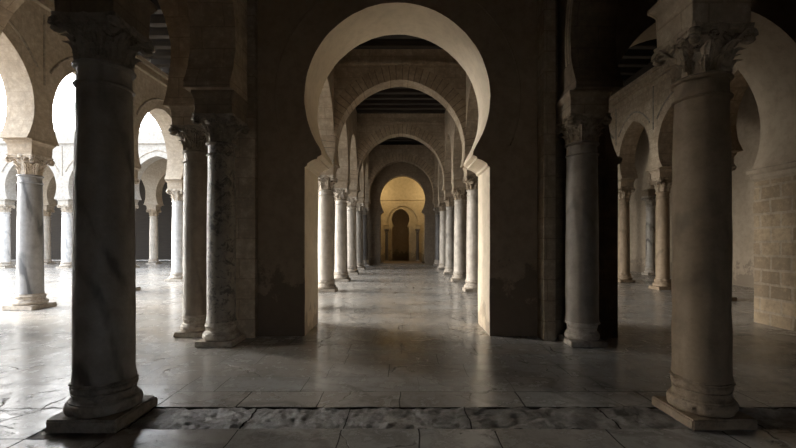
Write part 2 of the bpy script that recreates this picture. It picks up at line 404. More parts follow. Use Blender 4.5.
def volute_mesh(z0, z1, half, mat):
    h = z1 - z0; bm = BM(); d = half * 1.28
    pts = []; rad = []
    for i in range(8):
        t = i / 7; pts.append((half * 0.80 + (d - half * 0.80) * t ** 1.3, 0, z0 + h * (0.48 + 0.40 * t ** 0.8))); rad.append(0.018 + 0.012 * t)
    cx, cz, rr0 = d - 0.002, z0 + h * 0.74, h * 0.135
    for i in range(1, 22):
        t = i / 21; th = PI / 2 - t * 3.6 * PI; q = rr0 * (1 - 0.8 * t)
        pts.append((cx + q * math.cos(th), 0, cz + q * math.sin(th))); rad.append(0.03 * (1 - 0.5 * t))
    tube(bm, pts, rad, 7)
    for v in bm.verts: v.co.y *= 1.5
    return finish(bm, 'volute', mat, smooth=50)
def abacus_mesh(z0, z1, half, mat):
    bm = BM(); levels = [(z0, half * 0.93), (z0 + (z1 - z0) * 0.45, half * 0.96), (z0 + (z1 - z0) * 0.55, half * 1.02), (z1, half * 1.04)]
    rows = []
    for z, hf in levels:
        row = []
        for k in range(4):
            a = k * PI / 2; m = Matrix.Rotation(a, 3, 'Z')
            for s in (-0.93, -0.6, -0.3, 0, 0.3, 0.6, 0.93):
                conc = hf * (0.90 + 0.10 * s * s / 0.8649)
                row.append(bm.verts.new(m @ Vector((conc * 1.03, s * hf * 1.03, z))))
        rows.append(row)
    n = len(rows[0])
    for a, b in zip(rows, rows[1:]):
        for j in range(n): face(bm, [a[j], a[(j+1) % n], b[(j+1) % n], b[j]])
    face(bm, rows[0][::-1]); face(bm, rows[-1])
    for k in range(4):   # flower in the middle of each side
        m = Matrix.Rotation(k * PI / 2, 3, 'Z')
        c = [bm.verts.new(m @ Vector((half * (0.90 + 0.10 * q), 0.055 * math.cos(t) * 1.0, (z0 + z1) / 2 + 0.04 * math.sin(t)))) for q, t in [(1.0, 2 * PI * i / 8) for i in range(8)]]
        d = bm.verts.new(m @ Vector((half * 1.05, 0, (z0 + z1) / 2)))
        for i in range(8): face(bm, [c[i], c[(i+1) % 8], d])
        face(bm, c[::-1])
    return finish(bm, 'abacus', mat, smooth=35)
def impost_mesh(z0, z1, half, top, mat, corn):
    bm = BM(); zc = z1 - corn
    lv = [(z0, half * 0.97), (zc, half * 1.0), (zc + corn * 0.15, half * 1.03), (zc + corn * 0.6, top * 0.98), (zc + corn * 0.62, top), (z1, top)]
    rows = [[bm.verts.new((sx * q, sy * q, z)) for sx, sy in ((-1, -1), (1, -1), (1, 1), (-1, 1))] for z, q in lv]
    for a, b in zip(rows, rows[1:]):
        for j in range(4):
            vs = [a[j], a[(j+1) % 4], b[(j+1) % 4], b[j]]
            face(bm, vs, [(q.co.x + q.co.y, q.co.z) for q in vs])
    face(bm, rows[0][::-1]); face(bm, rows[-1])
    bmesh.ops.bevel(bm, geom=[e for e in bm.edges if abs(e.verts[0].co.z - e.verts[1].co.z) > 0.02 or True], offset=0.006, segments=1, affect='EDGES')
    return finish(bm, 'impost', mat, smooth=30)
def column(x, y, label, shaft='grey', cap='carved', base='base', imp='ashlar', r0=0.245, r1=0.228, plinth=0.34, ph=0.10, bh=0.23,
           cap_z0=2.97, cap_z1=3.38, top=3.66, half=0.265, itop=0.30, style=0, chip=0.018, group=None, rot=0.0, seed=0, corn=0.11, name='marble_column', label_parts=None):
    root = bpy.data.objects.new(name, None); COL.objects.link(root); root.empty_display_size = 0.3
    root.location = (x, y, 0); root.rotation_euler = (0, 0, rot)
    root['label'] = label; root['category'] = 'column'; root['kind'] = 'thing'
    if group: root['group'] = group
    K = (shaft, cap, base, imp, r0, r1, plinth, ph, bh, cap_z0, cap_z1, top, half, itop, style, seed)
    link('plinth', cached(('p',) + K, lambda: plinth_mesh(plinth, ph, 0.10, M[base], seed)), root)
    link('base', cached(('b',) + K, lambda: base_mesh(ph, ph + bh, plinth * 0.97, r0, chip * 2, M[base], seed)), root)
    link('shaft', cached(('s',) + K, lambda: shaft_mesh(ph + bh, cap_z0, r0, r1, M[shaft], seed, chip)), root)
    ab = 0.065
    c = link('capital', cached(('c',) + K, lambda: capital_mesh(cap_z0, cap_z1, r1, half * 0.98, M[cap], style)), root)
    link('abacus', cached(('a',) + K, lambda: abacus_mesh(cap_z1 - ab, cap_z1, half, M[cap])), c)
    vm = cached(('v',) + K, lambda: volute_mesh(cap_z0, cap_z1, half, M[cap]))
    for k in range(4):
        v = link('volute', vm, c); v.rotation_euler = (0, 0, PI / 4 + k * PI / 2)
    if top: 
        i = link('impost', cached(('i',) + K, lambda: impost_mesh(cap_z1, top, half, itop, M[imp], corn)), root)
        i.rotation_euler = (0, 0, -rot)
    return root

ZS = 3.66      # springing of the arcades
ZT = 7.0       # wall head / ceiling
# near pair
column(-2.51, 3.52, 'thick dark grey veined column nearest the camera on the left', 'grey', 'carved_dark', 'base_dark', 'ashlar_grey', 0.222, 0.198, 0.285, bh=0.25, seed=3, chip=0.015, style=0, cap_z0=2.95, cap_z1=3.29, top=3.62, half=0.24, itop=0.28)
column(2.53, 3.55, 'thick brown column nearest the camera on the right with chipped base', 'tan', 'carved', 'base_tan', 'ashlar', 0.213, 0.20, 0.265, ph=0.085, bh=0.27, seed=8, chip=0.03, style=2, rot=0.03, cap_z0=2.86, cap_z1=3.22, top=3.60, half=0.24, itop=0.29)
# the columns set against the gate piers
column(-2.64, 6.08, 'mottled marble column in front of the left gate pier, right one of the pair', 'mottled', 'carved_dark', 'base', 'ashlar_grey', 0.197, 0.183, 0.265, cap_z0=2.90, cap_z1=3.26, top=3.58, half=0.27, itop=0.30, seed=11, style=1, ph=0.08, bh=0.25)
column(-3.28, 6.66, 'brown grey column beside the left gate pier, left one of the pair', 'brown', 'carved_dark', 'base', 'ashlar', 0.205, 0.19, 0.25, cap_z0=2.90, cap_z1=3.26, top=3.58, half=0.27, itop=0.30, seed=12, style=0, ph=0.08, bh=0.25)
column(2.60, 6.08, 'brown grey marble column standing against the right gate pier', 'brown', 'carved', 'base', 'ashlar', 0.225, 0.212, 0.255, cap_z0=2.90, cap_z1=3.26, top=3.58, half=0.27, itop=0.30, seed=14, style=1, ph=0.08, bh=0.25)

# nave rows beyond the gate
XL, XR = -2.27, 2.10
YN = [9.25, 12.30, 15.33, 18.38, 21.42, 24.45]
ordn = ['first', 'second', 'third', 'fourth', 'fifth', 'sixth']
for i, y in enumerate(YN):
    sl = ['cream', 'cream', 'cream', 'cream', 'grey', 'darkm'][i]; sr = ['cream', 'cream', 'cream', 'grey', 'cream', 'darkm'][i]
    kw = dict(r0=0.235, r1=0.212, plinth=0.32, half=0.27, itop=0.30, chip=0.012, ph=0.09, bh=0.26)
    tl = ', behind its left jamb' if i == 0 else (', against the end wall' if i == 5 else '')
    tr = ', behind its right jamb' if i == 0 else (', against the end wall' if i == 5 else '')
    column(XL, y, '%s column from the front in the left row beyond the arch%s' % (ordn[i], tl), sl, 'carved_dark' if i == 5 else 'carved_pale', 'base', 'ashlar', seed=20 + i % 2, style=i % 3, group='left row of nave columns', **kw)
    column(XR, y, '%s column from the front in the right row beyond the arch%s' % (ordn[i], tr), sr, 'carved_dark' if i == 5 else 'carved', 'base', 'ashlar', seed=24 + i % 2, style=(i + 1) % 3, group='right row of nave columns', **kw)

# courtyard-side row
XC = -8.2; YC = [9.20, 12.25, 15.28, 18.33]
lab = ['blue grey veined marble column at the courtyard edge, at the left of the photo',
       'courtyard edge column hidden behind the thick dark near column',
       'white marble column at the courtyard edge, just left of the paired pier columns',
       'courtyard edge column hidden behind the paired columns of the left pier']
for y, l, s in zip(YC, lab, ['bluegrey', 'cream', 'white', 'cream']):
    column(XC, y, l, s, 'carved_pale', 'base', 'ashlar_pale', 0.235, 0.208, 0.33, half=0.27, itop=0.315, seed=30, style=1, group='courtyard edge columns', chip=0.012, cap_z0=2.92, cap_z1=3.34)
# right aisle row
XA = 7.93; YA = [10.52, 12.77, 15.0, 17.25, 19.5]
lab = ['right aisle arcade column hidden behind the thick brown near column',
       'tan slender column of the right aisle, seen just left of the thick brown near column',
       'tan slender column of the right aisle, seen just right of the dark gate pier',
       'right aisle column hidden behind the right gate pier, after the one beside it',
       'far right aisle column hidden behind the right gate pier']
for y, l in zip(YA, lab):
    column(XA, y, l, 'tan', 'carved', 'base_tan', 'ashlar', 0.19, 0.175, 0.28, half=0.23, itop=0.27, seed=40, style=1, group='right aisle columns', chip=0.012, ph=0.09, bh=0.24)

# gallery across the courtyard
YF = 22.4; XF = [-21.35, -18.0, -14.65, -11.3]
lab = ['white front column across the courtyard at the far left edge', 'white front column across the courtyard, just left of the dark near column',
       'white front column across the courtyard, by the right edge of the dark near column', 'white front column across the courtyard behind the paired pier columns']
for x, l in zip(XF, lab):
    column(x, YF, l, 'white', 'carved_pale', 'base', 'white_wall', 0.25, 0.225, 0.34, half=0.28, itop=0.32, seed=50, style=0, group='front columns across the courtyard', chip=0.008)
YG = 26.0; XG = [-22.2, -18.85, -15.5, -12.15]
lab = ['tan inner column of the far gallery, seen right of the marble courtyard column', 'tan inner column of the far gallery, hidden by the dark near column',
       'tan inner column of the far gallery, seen right of the dark near column', 'tan inner column of the far gallery behind the paired pier columns']
for x, l in zip(XG, lab):
    column(x, YG, l, 'cream', 'carved', 'base', 'ashlar_pale', 0.24, 0.22, 0.32, half=0.28, itop=0.32, seed=51, style=1, group='inner columns of the far gallery', chip=0.008)
# engaged column on the right outer wall
for y, l in ((15.2, 'engaged column on the right outer wall, hidden by the tan aisle column'), (17.9, 'engaged grey column on the right outer wall, between two tan aisle columns')):
    column(10.60, y, l, 'grey', 'carved_dark', 'base', 'ashlar_grey', 0.19, 0.175, 0.26, half=0.24, itop=0.27, seed=60, style=1, group='engaged columns on the right wall', chip=0.012)

# ------------------------------------------------------------------ walls
CG = -0.09; Y0, Y1 = 6.53, 7.55
def gate_opening(c, a, e, zc, zs, jamb, n=26, seed=0):
    arc = arch_pts(c, a, e, zc, zs, n, 0.004, seed)
    rgt = arc[-1]; hw = rgt[0] - c; d = jamb - hw
    imp = [(hw - 0.03, zs - 0.06), (hw - 0.035, zs - 0.12), (hw + d * 0.12, zs - 0.15), (hw + d * 0.14, zs - 0.18), (hw + d * 0.45, zs - 0.20), (hw + d * 0.80, zs - 0.25), (hw + d * 0.85, zs - 0.29), (jamb, zs - 0.31), (jamb + 0.0, 1.2), (jamb - 0.006, 0.6), (jamb, 0.0)]
    return [(2 * c - (c + u), z) for u, z in imp[::-1]] + arc + [(c + u, z) for u, z in imp]
# central gate wall
bm = BM()
op = gate_opening(CG, 1.452, 0.02, 3.74, 2.95, 1.447)
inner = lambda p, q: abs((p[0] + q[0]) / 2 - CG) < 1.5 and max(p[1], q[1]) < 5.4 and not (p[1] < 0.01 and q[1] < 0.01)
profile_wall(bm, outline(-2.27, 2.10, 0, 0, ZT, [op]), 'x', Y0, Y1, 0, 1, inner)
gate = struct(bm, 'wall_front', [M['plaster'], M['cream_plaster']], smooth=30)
bm = BM(); pts = arch_pts(CG, 1.92, 0.03, 3.74, 2.98, 30)
tube(bm, [(u, Y0 - 0.002, z) for u, z in [(pts[0][0] + 0.05, 2.96)] + pts + [(pts[-1][0] - 0.05, 2.96)]], 0.014, 6)
struct(bm, 'trim_1', M['plaster'], smooth=50)
# gate piers (project in front of the plastered wall)
bm = BM(); box(bm, -2.97, -2.27, 6.40, 7.62, 0, ZT); struct(bm, 'wall_front_pier_left', M['ashlar'])
bm = BM(); box(bm, 2.10, 2.27, 6.22, 7.62, 0, ZT); struct(bm, 'wall_front_pilaster', M['ashlar'])
bm = BM(); box(bm, 2.29, 3.29, 6.40, 7.62, 0, 2.62)
box(bm, 2.29, 3.10, 6.40, 7.62, 2.62, ZT); struct(bm, 'wall_front_pier_right', M['ashlar_grey'])
# longitudinal arches from the near columns to the gate piers, and on towards the camera
for sgn, nm in ((-1, 'wall_left_near'), (1, 'wall_right_near')):
    bm = BM(); c = 4.80; a = 1.10; z0 = ZS
    o1 = arch_pts(2.08, 1.18, 0.2, 4.25, ZS, 18, 0.006, 3) 
    o2 = arch_pts(c, 1.09, 0.25, 4.35, ZS, 18, 0.007, 5 + sgn)
    yE = 6.34
    profile_wall(bm, outline(o1[0][0] - 0.3, yE, ZS, 3.58, ZT, [o1, [(o1[-1][0] , ZS)], o2, [(o2[-1][0], 3.58)]]), 'y', min(sgn * 2.36, sgn * 3.0), max(sgn * 2.36, sgn * 3.0))
    struct(bm, nm, M['ashlar'] if sgn < 0 else M['ashlar_grey'], smooth=25)
    bm = BM(); box(bm, min(sgn * 2.36, sgn * 3.0), max(sgn * 2.36, sgn * 3.0), -4.0, o1[0][0], 0, ZT); struct(bm, nm + '_pier', M['ashlar_grey'])
    bm = BM()
    for xx in ((sgn * 2.36),):
        p = [(xx, u, z) for u, z in arch_pts(c, 1.09 + 0.17, 0.25, 4.35, 4.0, 18)]; tube(bm, p, 0.018, 6)
        p = [(xx, u, z) for u, z in arch_pts(c, 1.09 + 0.09, 0.25, 4.35, 4.0, 18)]; tube(bm, p, 0.014, 6)
    struct(bm, 'trim_%d' % (2 if sgn < 0 else 3), M['ashlar'], smooth=50)
# left aisle transverse arch
bm = BM(); o = arch_pts(-5.52, 1.95, 0.15, 4.30, 3.58, 20, 0.012, 9)
profile_wall(bm, outline(-7.9, -2.97, ZS, 3.58, ZT, [[(o[0][0], ZS)], o]), 'x', 6.42, 7.55)
struct(bm, 'wall_aisle_left', M['ashlar'], smooth=25)
bm = BM(); box(bm, -7.9, o[0][0], 6.42, 7.55, 0, ZS); struct(bm, 'wall_aisle_left_pier', M['ashlar'])
# right aisle transverse arch: plaster above a moulded impost, bare block jamb below
bm = BM(); o = arch_pts(4.86, 1.66, 0.03, 3.50, 2.80, 24)
profile_wall(bm, outline(3.10, 11.0, 2.62, 2.62, ZT, [[(o[0][0] , 2.62)], o, [(o[-1][0], 2.62)]]), 'x', Y0, 7.62)
struct(bm, 'wall_aisle_right', M['tan_plaster'], smooth=30)
bm = BM(); box(bm, 6.43, 11.0, 6.53, 7.66, 0, 2.62)
bmesh.ops.subdivide_edges(bm, edges=bm.edges[:], cuts=14, use_grid_fill=True)
for v in bm.verts:
    if v.co.z > 0.01 and v.co.z < 2.6:
        v.co.x += 0.02 * noise.noise(v.co * 3); v.co.y += 0.02 * noise.noise(v.co * 3 + Vector((9, 0, 0)))
struct(bm, 'wall_aisle_jamb', M['blocks'])
bm = BM()
prof = [(0.0, 2.56), (0.03, 2.60), (0.03, 2.65), (0.08, 2.70), (0.09, 2.76), (0.05, 2.79), (0.0, 2.80)]
for (xa, sg) in ((6.42, -1), (3.28, 1)):
    A = [bm.verts.new((xa + sg * d, 6.50 - d, z)) for d, z in prof] + [bm.verts.new((xa - sg * 0.1, 6.50, 2.80)), bm.verts.new((xa - sg * 0.1, 6.5, 2.56))]
    B = [bm.verts.new((xa + sg * d, 7.64 + d, z)) for d, z in prof] + [bm.verts.new((xa - sg * 0.1, 7.64, 2.80)), bm.verts.new((xa - sg * 0.1, 7.64, 2.56))]
    n = len(A)
    for i in range(n): face(bm, [A[i], A[(i+1) % n], B[(i+1) % n], B[i]])
    face(bm, A); face(bm, B[::-1])
struct(bm, 'trim_4', M['tan_plaster'], smooth=30)

def arcade(name, axis, t0, t1, u0, u1, cols, a, e, zc, mat, ztop=ZT, ends=(True, True), zs=ZS, relief=None, seed=0, cornice=None, first=None, trim=None, down=(False, False), vous=None):
    """wall carried on columns at cols (u positions); opening between neighbours"""
    ops = []; cs = []
    for i, (p, q) in enumerate(zip(cols, cols[1:])):
        c = (p + q) / 2; aa = (a if abs((q - p) - (cols[3] - cols[2])) < 0.6 else max(0.3, (q - p) / 2 - 0.24)); cs.append((c, aa))
        ops.append(arch_pts(c, aa, e if aa == a else e * 0.5, zc if aa == a else min(zc - 0.2, zs + 0.6 * aa), zs, 16, 0.006, seed + i))
    zb0 = 0 if down[0] else zs; zb1 = 0 if down[1] else zs
    if down[0]: ops = [[(ops[0][0][0], 0.0)]] + ops
    if down[1]: ops = ops + [[(ops[-1][-1][0], 0.0)]]
    bm = BM(); profile_wall(bm, outline(u0, u1, zb0, zb1, ztop, ops), axis, t0, t1)
    w = struct(bm, name, M[mat], smooth=25)
    if vous:
        bm = BM()
        for c, aa in cs: ring(bm, c, aa + 0.002, e, zc, zs + 0.15, 0.30, axis, t0 - 0.012, t1 + 0.012, 14)
        finish(bm, 'voussoirs', M[vous], w, smooth=25)
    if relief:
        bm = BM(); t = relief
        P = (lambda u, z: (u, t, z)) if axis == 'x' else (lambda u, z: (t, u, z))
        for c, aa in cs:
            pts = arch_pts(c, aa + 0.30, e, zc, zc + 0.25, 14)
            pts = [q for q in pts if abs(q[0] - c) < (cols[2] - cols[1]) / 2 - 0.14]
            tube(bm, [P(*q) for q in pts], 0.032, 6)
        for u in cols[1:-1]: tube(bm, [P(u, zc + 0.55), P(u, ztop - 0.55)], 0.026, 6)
        struct(bm, trim, M['carved_dark'], smooth=50)  # dark stone tone stands in for shadow lines along the relief
    if cornice:
        bm = BM(); s0, s1 = cornice
        if axis == 'y':
            box(bm, min(s0, s1), max(s0, s1), u0, u1, ztop - 0.40, ztop - 0.33); box(bm, min(s0, s1), max(s0, s1), u0, u1, ztop - 0.14, ztop - 0.02)
        else:
            box(bm, u0, u1, min(s0, s1), max(s0, s1), ztop - 0.42, ztop - 0.34)
        finish(bm, 'cornice', M[mat], w)
    return w
# nave side arcades
arcade('wall_nave_left', 'y', XL - 0.29, XL + 0.29, 7.55, 25.0, [7.35] + YN, 1.26, 0.25, 4.28, 'ashlar', seed=100)
arcade('wall_nave_right', 'y', XR - 0.29, XR + 0.29, 7.62, 25.0, [7.35] + YN, 1.26, 0.25, 4.28, 'ashlar', seed=140)
# courtyard side arcade
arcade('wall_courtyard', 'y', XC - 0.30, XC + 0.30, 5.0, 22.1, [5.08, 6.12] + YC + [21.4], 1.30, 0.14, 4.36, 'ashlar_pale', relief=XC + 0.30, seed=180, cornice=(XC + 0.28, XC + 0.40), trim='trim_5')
for y in (5.24, 6.12, 21.4):  # nearest pier is unseen, added to narrow its arch and dim the foreground
    bm = BM(); box(bm, XC - 0.29, XC + 0.29, y - 0.24, y + 0.24, 0, ZS + 0.01); struct(bm, 'wall_courtyard_pier', M['ashlar_pale'])
# right aisle arcade
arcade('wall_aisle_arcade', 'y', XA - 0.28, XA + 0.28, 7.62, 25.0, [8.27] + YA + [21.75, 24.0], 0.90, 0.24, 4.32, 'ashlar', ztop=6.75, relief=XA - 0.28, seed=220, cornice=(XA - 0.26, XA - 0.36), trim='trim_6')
for y in (8.27, 21.75, 24.0):
    bm = BM(); box(bm, XA - 0.27, XA + 0.27, y - 0.24, y + 0.24, 0, ZS + 0.01); struct(bm, 'wall_aisle_pier', M['ashlar'])
# nave transverse arches on the second and fourth pairs
for i, y in enumerate((12.30, 18.38, 24.45)):
    bm = BM(); c = (XL + XR) / 2; o = arch_pts(c, 1.865, 0.10, 4.15, ZS + 0.0, 24, 0.005, 300 + i)
    profile_wall(bm, outline(XL + 0.26, XR - 0.26, ZS, ZS, ZT, [o]), 'x', y - 0.27, y + 0.27)
    w = struct(bm, 'wall_nave_cross', M['ashlar'], smooth=25)
    bm = BM(); ring(bm, c, 1.867, 0.10, 4.15, 4.0, 0.42, 'x', y - 0.285, y + 0.285, 22); finish(bm, 'voussoirs', M['voussoir'], w, smooth=25)
    bm = BM(); box(bm, XL + 0.27, XR - 0.27, y - 0.31, y + 0.31, 6.55, 6.65); finish(bm, 'string_course', M['ashlar'], w)
# far gallery across the courtyard
arcade('wall_gallery_front', 'x', YF - 0.32, YF + 0.32, -34.0, -8.5, [-31.4, -28.05, -24.7] + XF + [-8.2], 1.36, 0.28, 4.32, 'white_wall', relief=YF - 0.32, seed=400, cornice=(YF - 0.30, YF - 0.42), trim='trim_7')
for x in (-31.4, -28.05, -24.7):
    bm = BM(); box(bm, x - 0.3, x + 0.3, YF - 0.3, YF + 0.3, 0, ZS + 0.01); struct(bm, 'wall_gallery_pier', M['white_wall'])
arcade('wall_gallery_inner', 'x', YG - 0.32, YG + 0.32, -34.0, -8.5, [-32.25, -28.9, -25.55] + XG + [-8.8], 1.36, 0.28, 4.32, 'ashlar_pale', seed=440)
for x in (-28.9, -25.55):
    bm = BM(); box(bm, x - 0.3, x + 0.3, YG - 0.3, YG + 0.3, 0, ZS + 0.01); struct(bm, 'wall_gallery_inner_pier', M['ashlar_pale'])
bm = BM(); box(bm, -34, -8.5, 31.2, 31.6, 0, ZT); struct(bm, 'wall_gallery_back', M['beam'])  # near-black wood colour paints in the shade of the gallery depth
bm = BM(); box(bm, -34, -8.5, YF - 0.32, 31.6, ZT, ZT + 0.25); struct(bm, 'roof_gallery', M['white_wall'])
bm = BM(); box(bm, -8.5, -8.1, 21.7, 31.6, 0, ZT); struct(bm, 'wall_gallery_end', M['ashlar_pale'])
# outer shell
bm = BM(); box(bm, 11.0, 11.4, -4.4, 25.0, 0, ZT + 0.2); struct(bm, 'wall_right', M['tan_plaster'])
bm = BM(); profile_wall(bm, [(-8.5, 0), (0.2, 0), (0.2, 2.1), (1.45, 2.1), (1.45, 0), (11.4, 0), (11.4, ZT + 0.2), (-8.5, ZT + 0.2)], 'x', -4.4, -4.0); struct(bm, 'wall_back', M['plaster'])  # unseen doorway opening added to let fill light reach the gate wall
bm = BM(); box(bm, -8.5, -7.9, -4.0, 5.0, 0, ZT); struct(bm, 'wall_left_light_block', M['ashlar'])  # unseen solid wall, closes the nearer arches to keep light off the foreground
# blind arch on the right wall, between the engaged columns
bm = BM(); o = arch_pts(16.55, 1.12, 0.2, 4.2, ZS, 16); ring(bm, 16.55, 1.12, 0.2, 4.2, ZS, 0.22, 'y', 10.42, 11.0, 14); struct(bm, 'trim_8', M['ashlar'], smooth=30)
# end wall with portal arch
bm = BM(); e_ = gate_opening(-0.02, 1.36, 0.03, 3.98, 3.30, 1.33, 22)
profile_wall(bm, outline(-8.5, 11.4, 0, 0, ZT + 0.2, [e_]), 'x', 25.0, 25.55); struct(bm, 'wall_end', M['ashlar_grey'], smooth=30)
bm = BM()
nc = -0.17; o = arch_pts(nc, 0.60, 0.08, 2.92, 2.45, 16)
op = [(nc - 0.58, 0.0), (nc - 0.58, 2.30), (nc - 0.50, 2.40)] + o + [(nc + 0.50, 2.40), (nc + 0.58, 2.30), (nc + 0.58, 0.0)]
profile_wall(bm, outline(-3.0, 3.0, 0, 0, ZT, [op]), 'x', 28.2, 28.8)
struct(bm, 'wall_portal', M['yellow_plaster'], smooth=30)
bm = BM(); box(bm, -3.4, -3.0, 25.55, 29.2, 0, ZT); box(bm, 3.0, 3.4, 25.55, 29.2, 0, ZT); box(bm, nc - 0.9, nc + 0.9, 30.0, 30.3, 0, 4.0); box(bm, nc - 1.0, nc - 0.7, 28.8, 30.3, 0, 4.0); box(bm, nc + 0.7, nc + 1.0, 28.8, 30.3, 0, 4.0); box(bm, nc - 1.0, nc + 1.0, 28.8, 30.3, 4.0, 4.2)
struct(bm, 'wall_portal_side', M['yellow_plaster'])
bm = BM(); ring(bm, nc + 0.12, 1.02, 0.06, 2.72, 2.5, 0.28, 'x', 28.12, 28.21, 18); box(bm, -3.0, 3.0, 28.14, 28.21, 4.18, 4.30); struct(bm, 'trim_9', M['yellow_plaster'], smooth=30)
for x, l in ((-1.10, 'slim dark colonnette left of the far doorway'), (0.98, 'slim dark colonnette right of the far doorway')):
    column(x, 27.93, l, 'darkm', 'carved_dark', 'base', 'yellow_plaster', 0.10, 0.09, 0.15, ph=0.06, bh=0.12, cap_z0=2.02, cap_z1=2.25, top=2.5, half=0.13, itop=0.15, seed=70, style=1, group='colonnettes of the far doorway', name='colonnette', chip=0.004, corn=0.08)
bm = BM(); box(bm, -1.9, 1.75, 24.75, 25.0, 0.0, 0.09); box(bm, -1.2, 1.16, 25.0, 28.2, 0.0, 0.09); struct(bm, 'trim_10', M['ashlar_grey'])
bm = BM(); box(bm, -3.4, 3.4, 25.0, 29.2, ZT, ZT + 0.2); struct(bm, 'ceiling_portal', M['plank'])

# ------------------------------------------------------------------ ceiling
bm = BM(); box(bm, -8.5, 11.4, -4.4, 25.3, ZT + 0.22, ZT + 0.5); ceil = struct(bm, 'ceiling', M['plank'])
def add_beams(x0, x1, ys, z0, z1, w):
    bm = BM(); box(bm, x0, x1, -w / 2, w / 2, z0, z1)
    bmesh.ops.bevel(bm, geom=bm.edges[:], offset=0.015, segments=1, affect='EDGES')
    first = finish(bm, 'beam', M['beam'], ceil)
    for i, y in enumerate(ys):
        o = first if i == 0 else first.copy()
        if i: COL.objects.link(o)
        o.parent = ceil; o.location = (0, y, 0)
add_beams(-7.9, -2.56, [8.2 + 0.62 * i for i in range(23)], 6.98, 7.22, 0.20)
add_beams(XL + 0.29, XR - 0.29, [8.2 + 0.62 * i for i in range(25)], 6.98, 7.22, 0.20)
add_beams(2.39, 10.99, [8.2 + 0.62 * i for i in range(22)], 6.98, 7.22, 0.20)
add_beams(-2.36, 2.36, [0.3 + 0.62 * i for i in range(10)], 6.98, 7.22, 0.20)
bm = BM(); box(bm, XA - 0.28, XA + 0.28, 7.62, 25.0, 6.75, 7.0); struct(bm, 'wall_aisle_head', M['beam'])

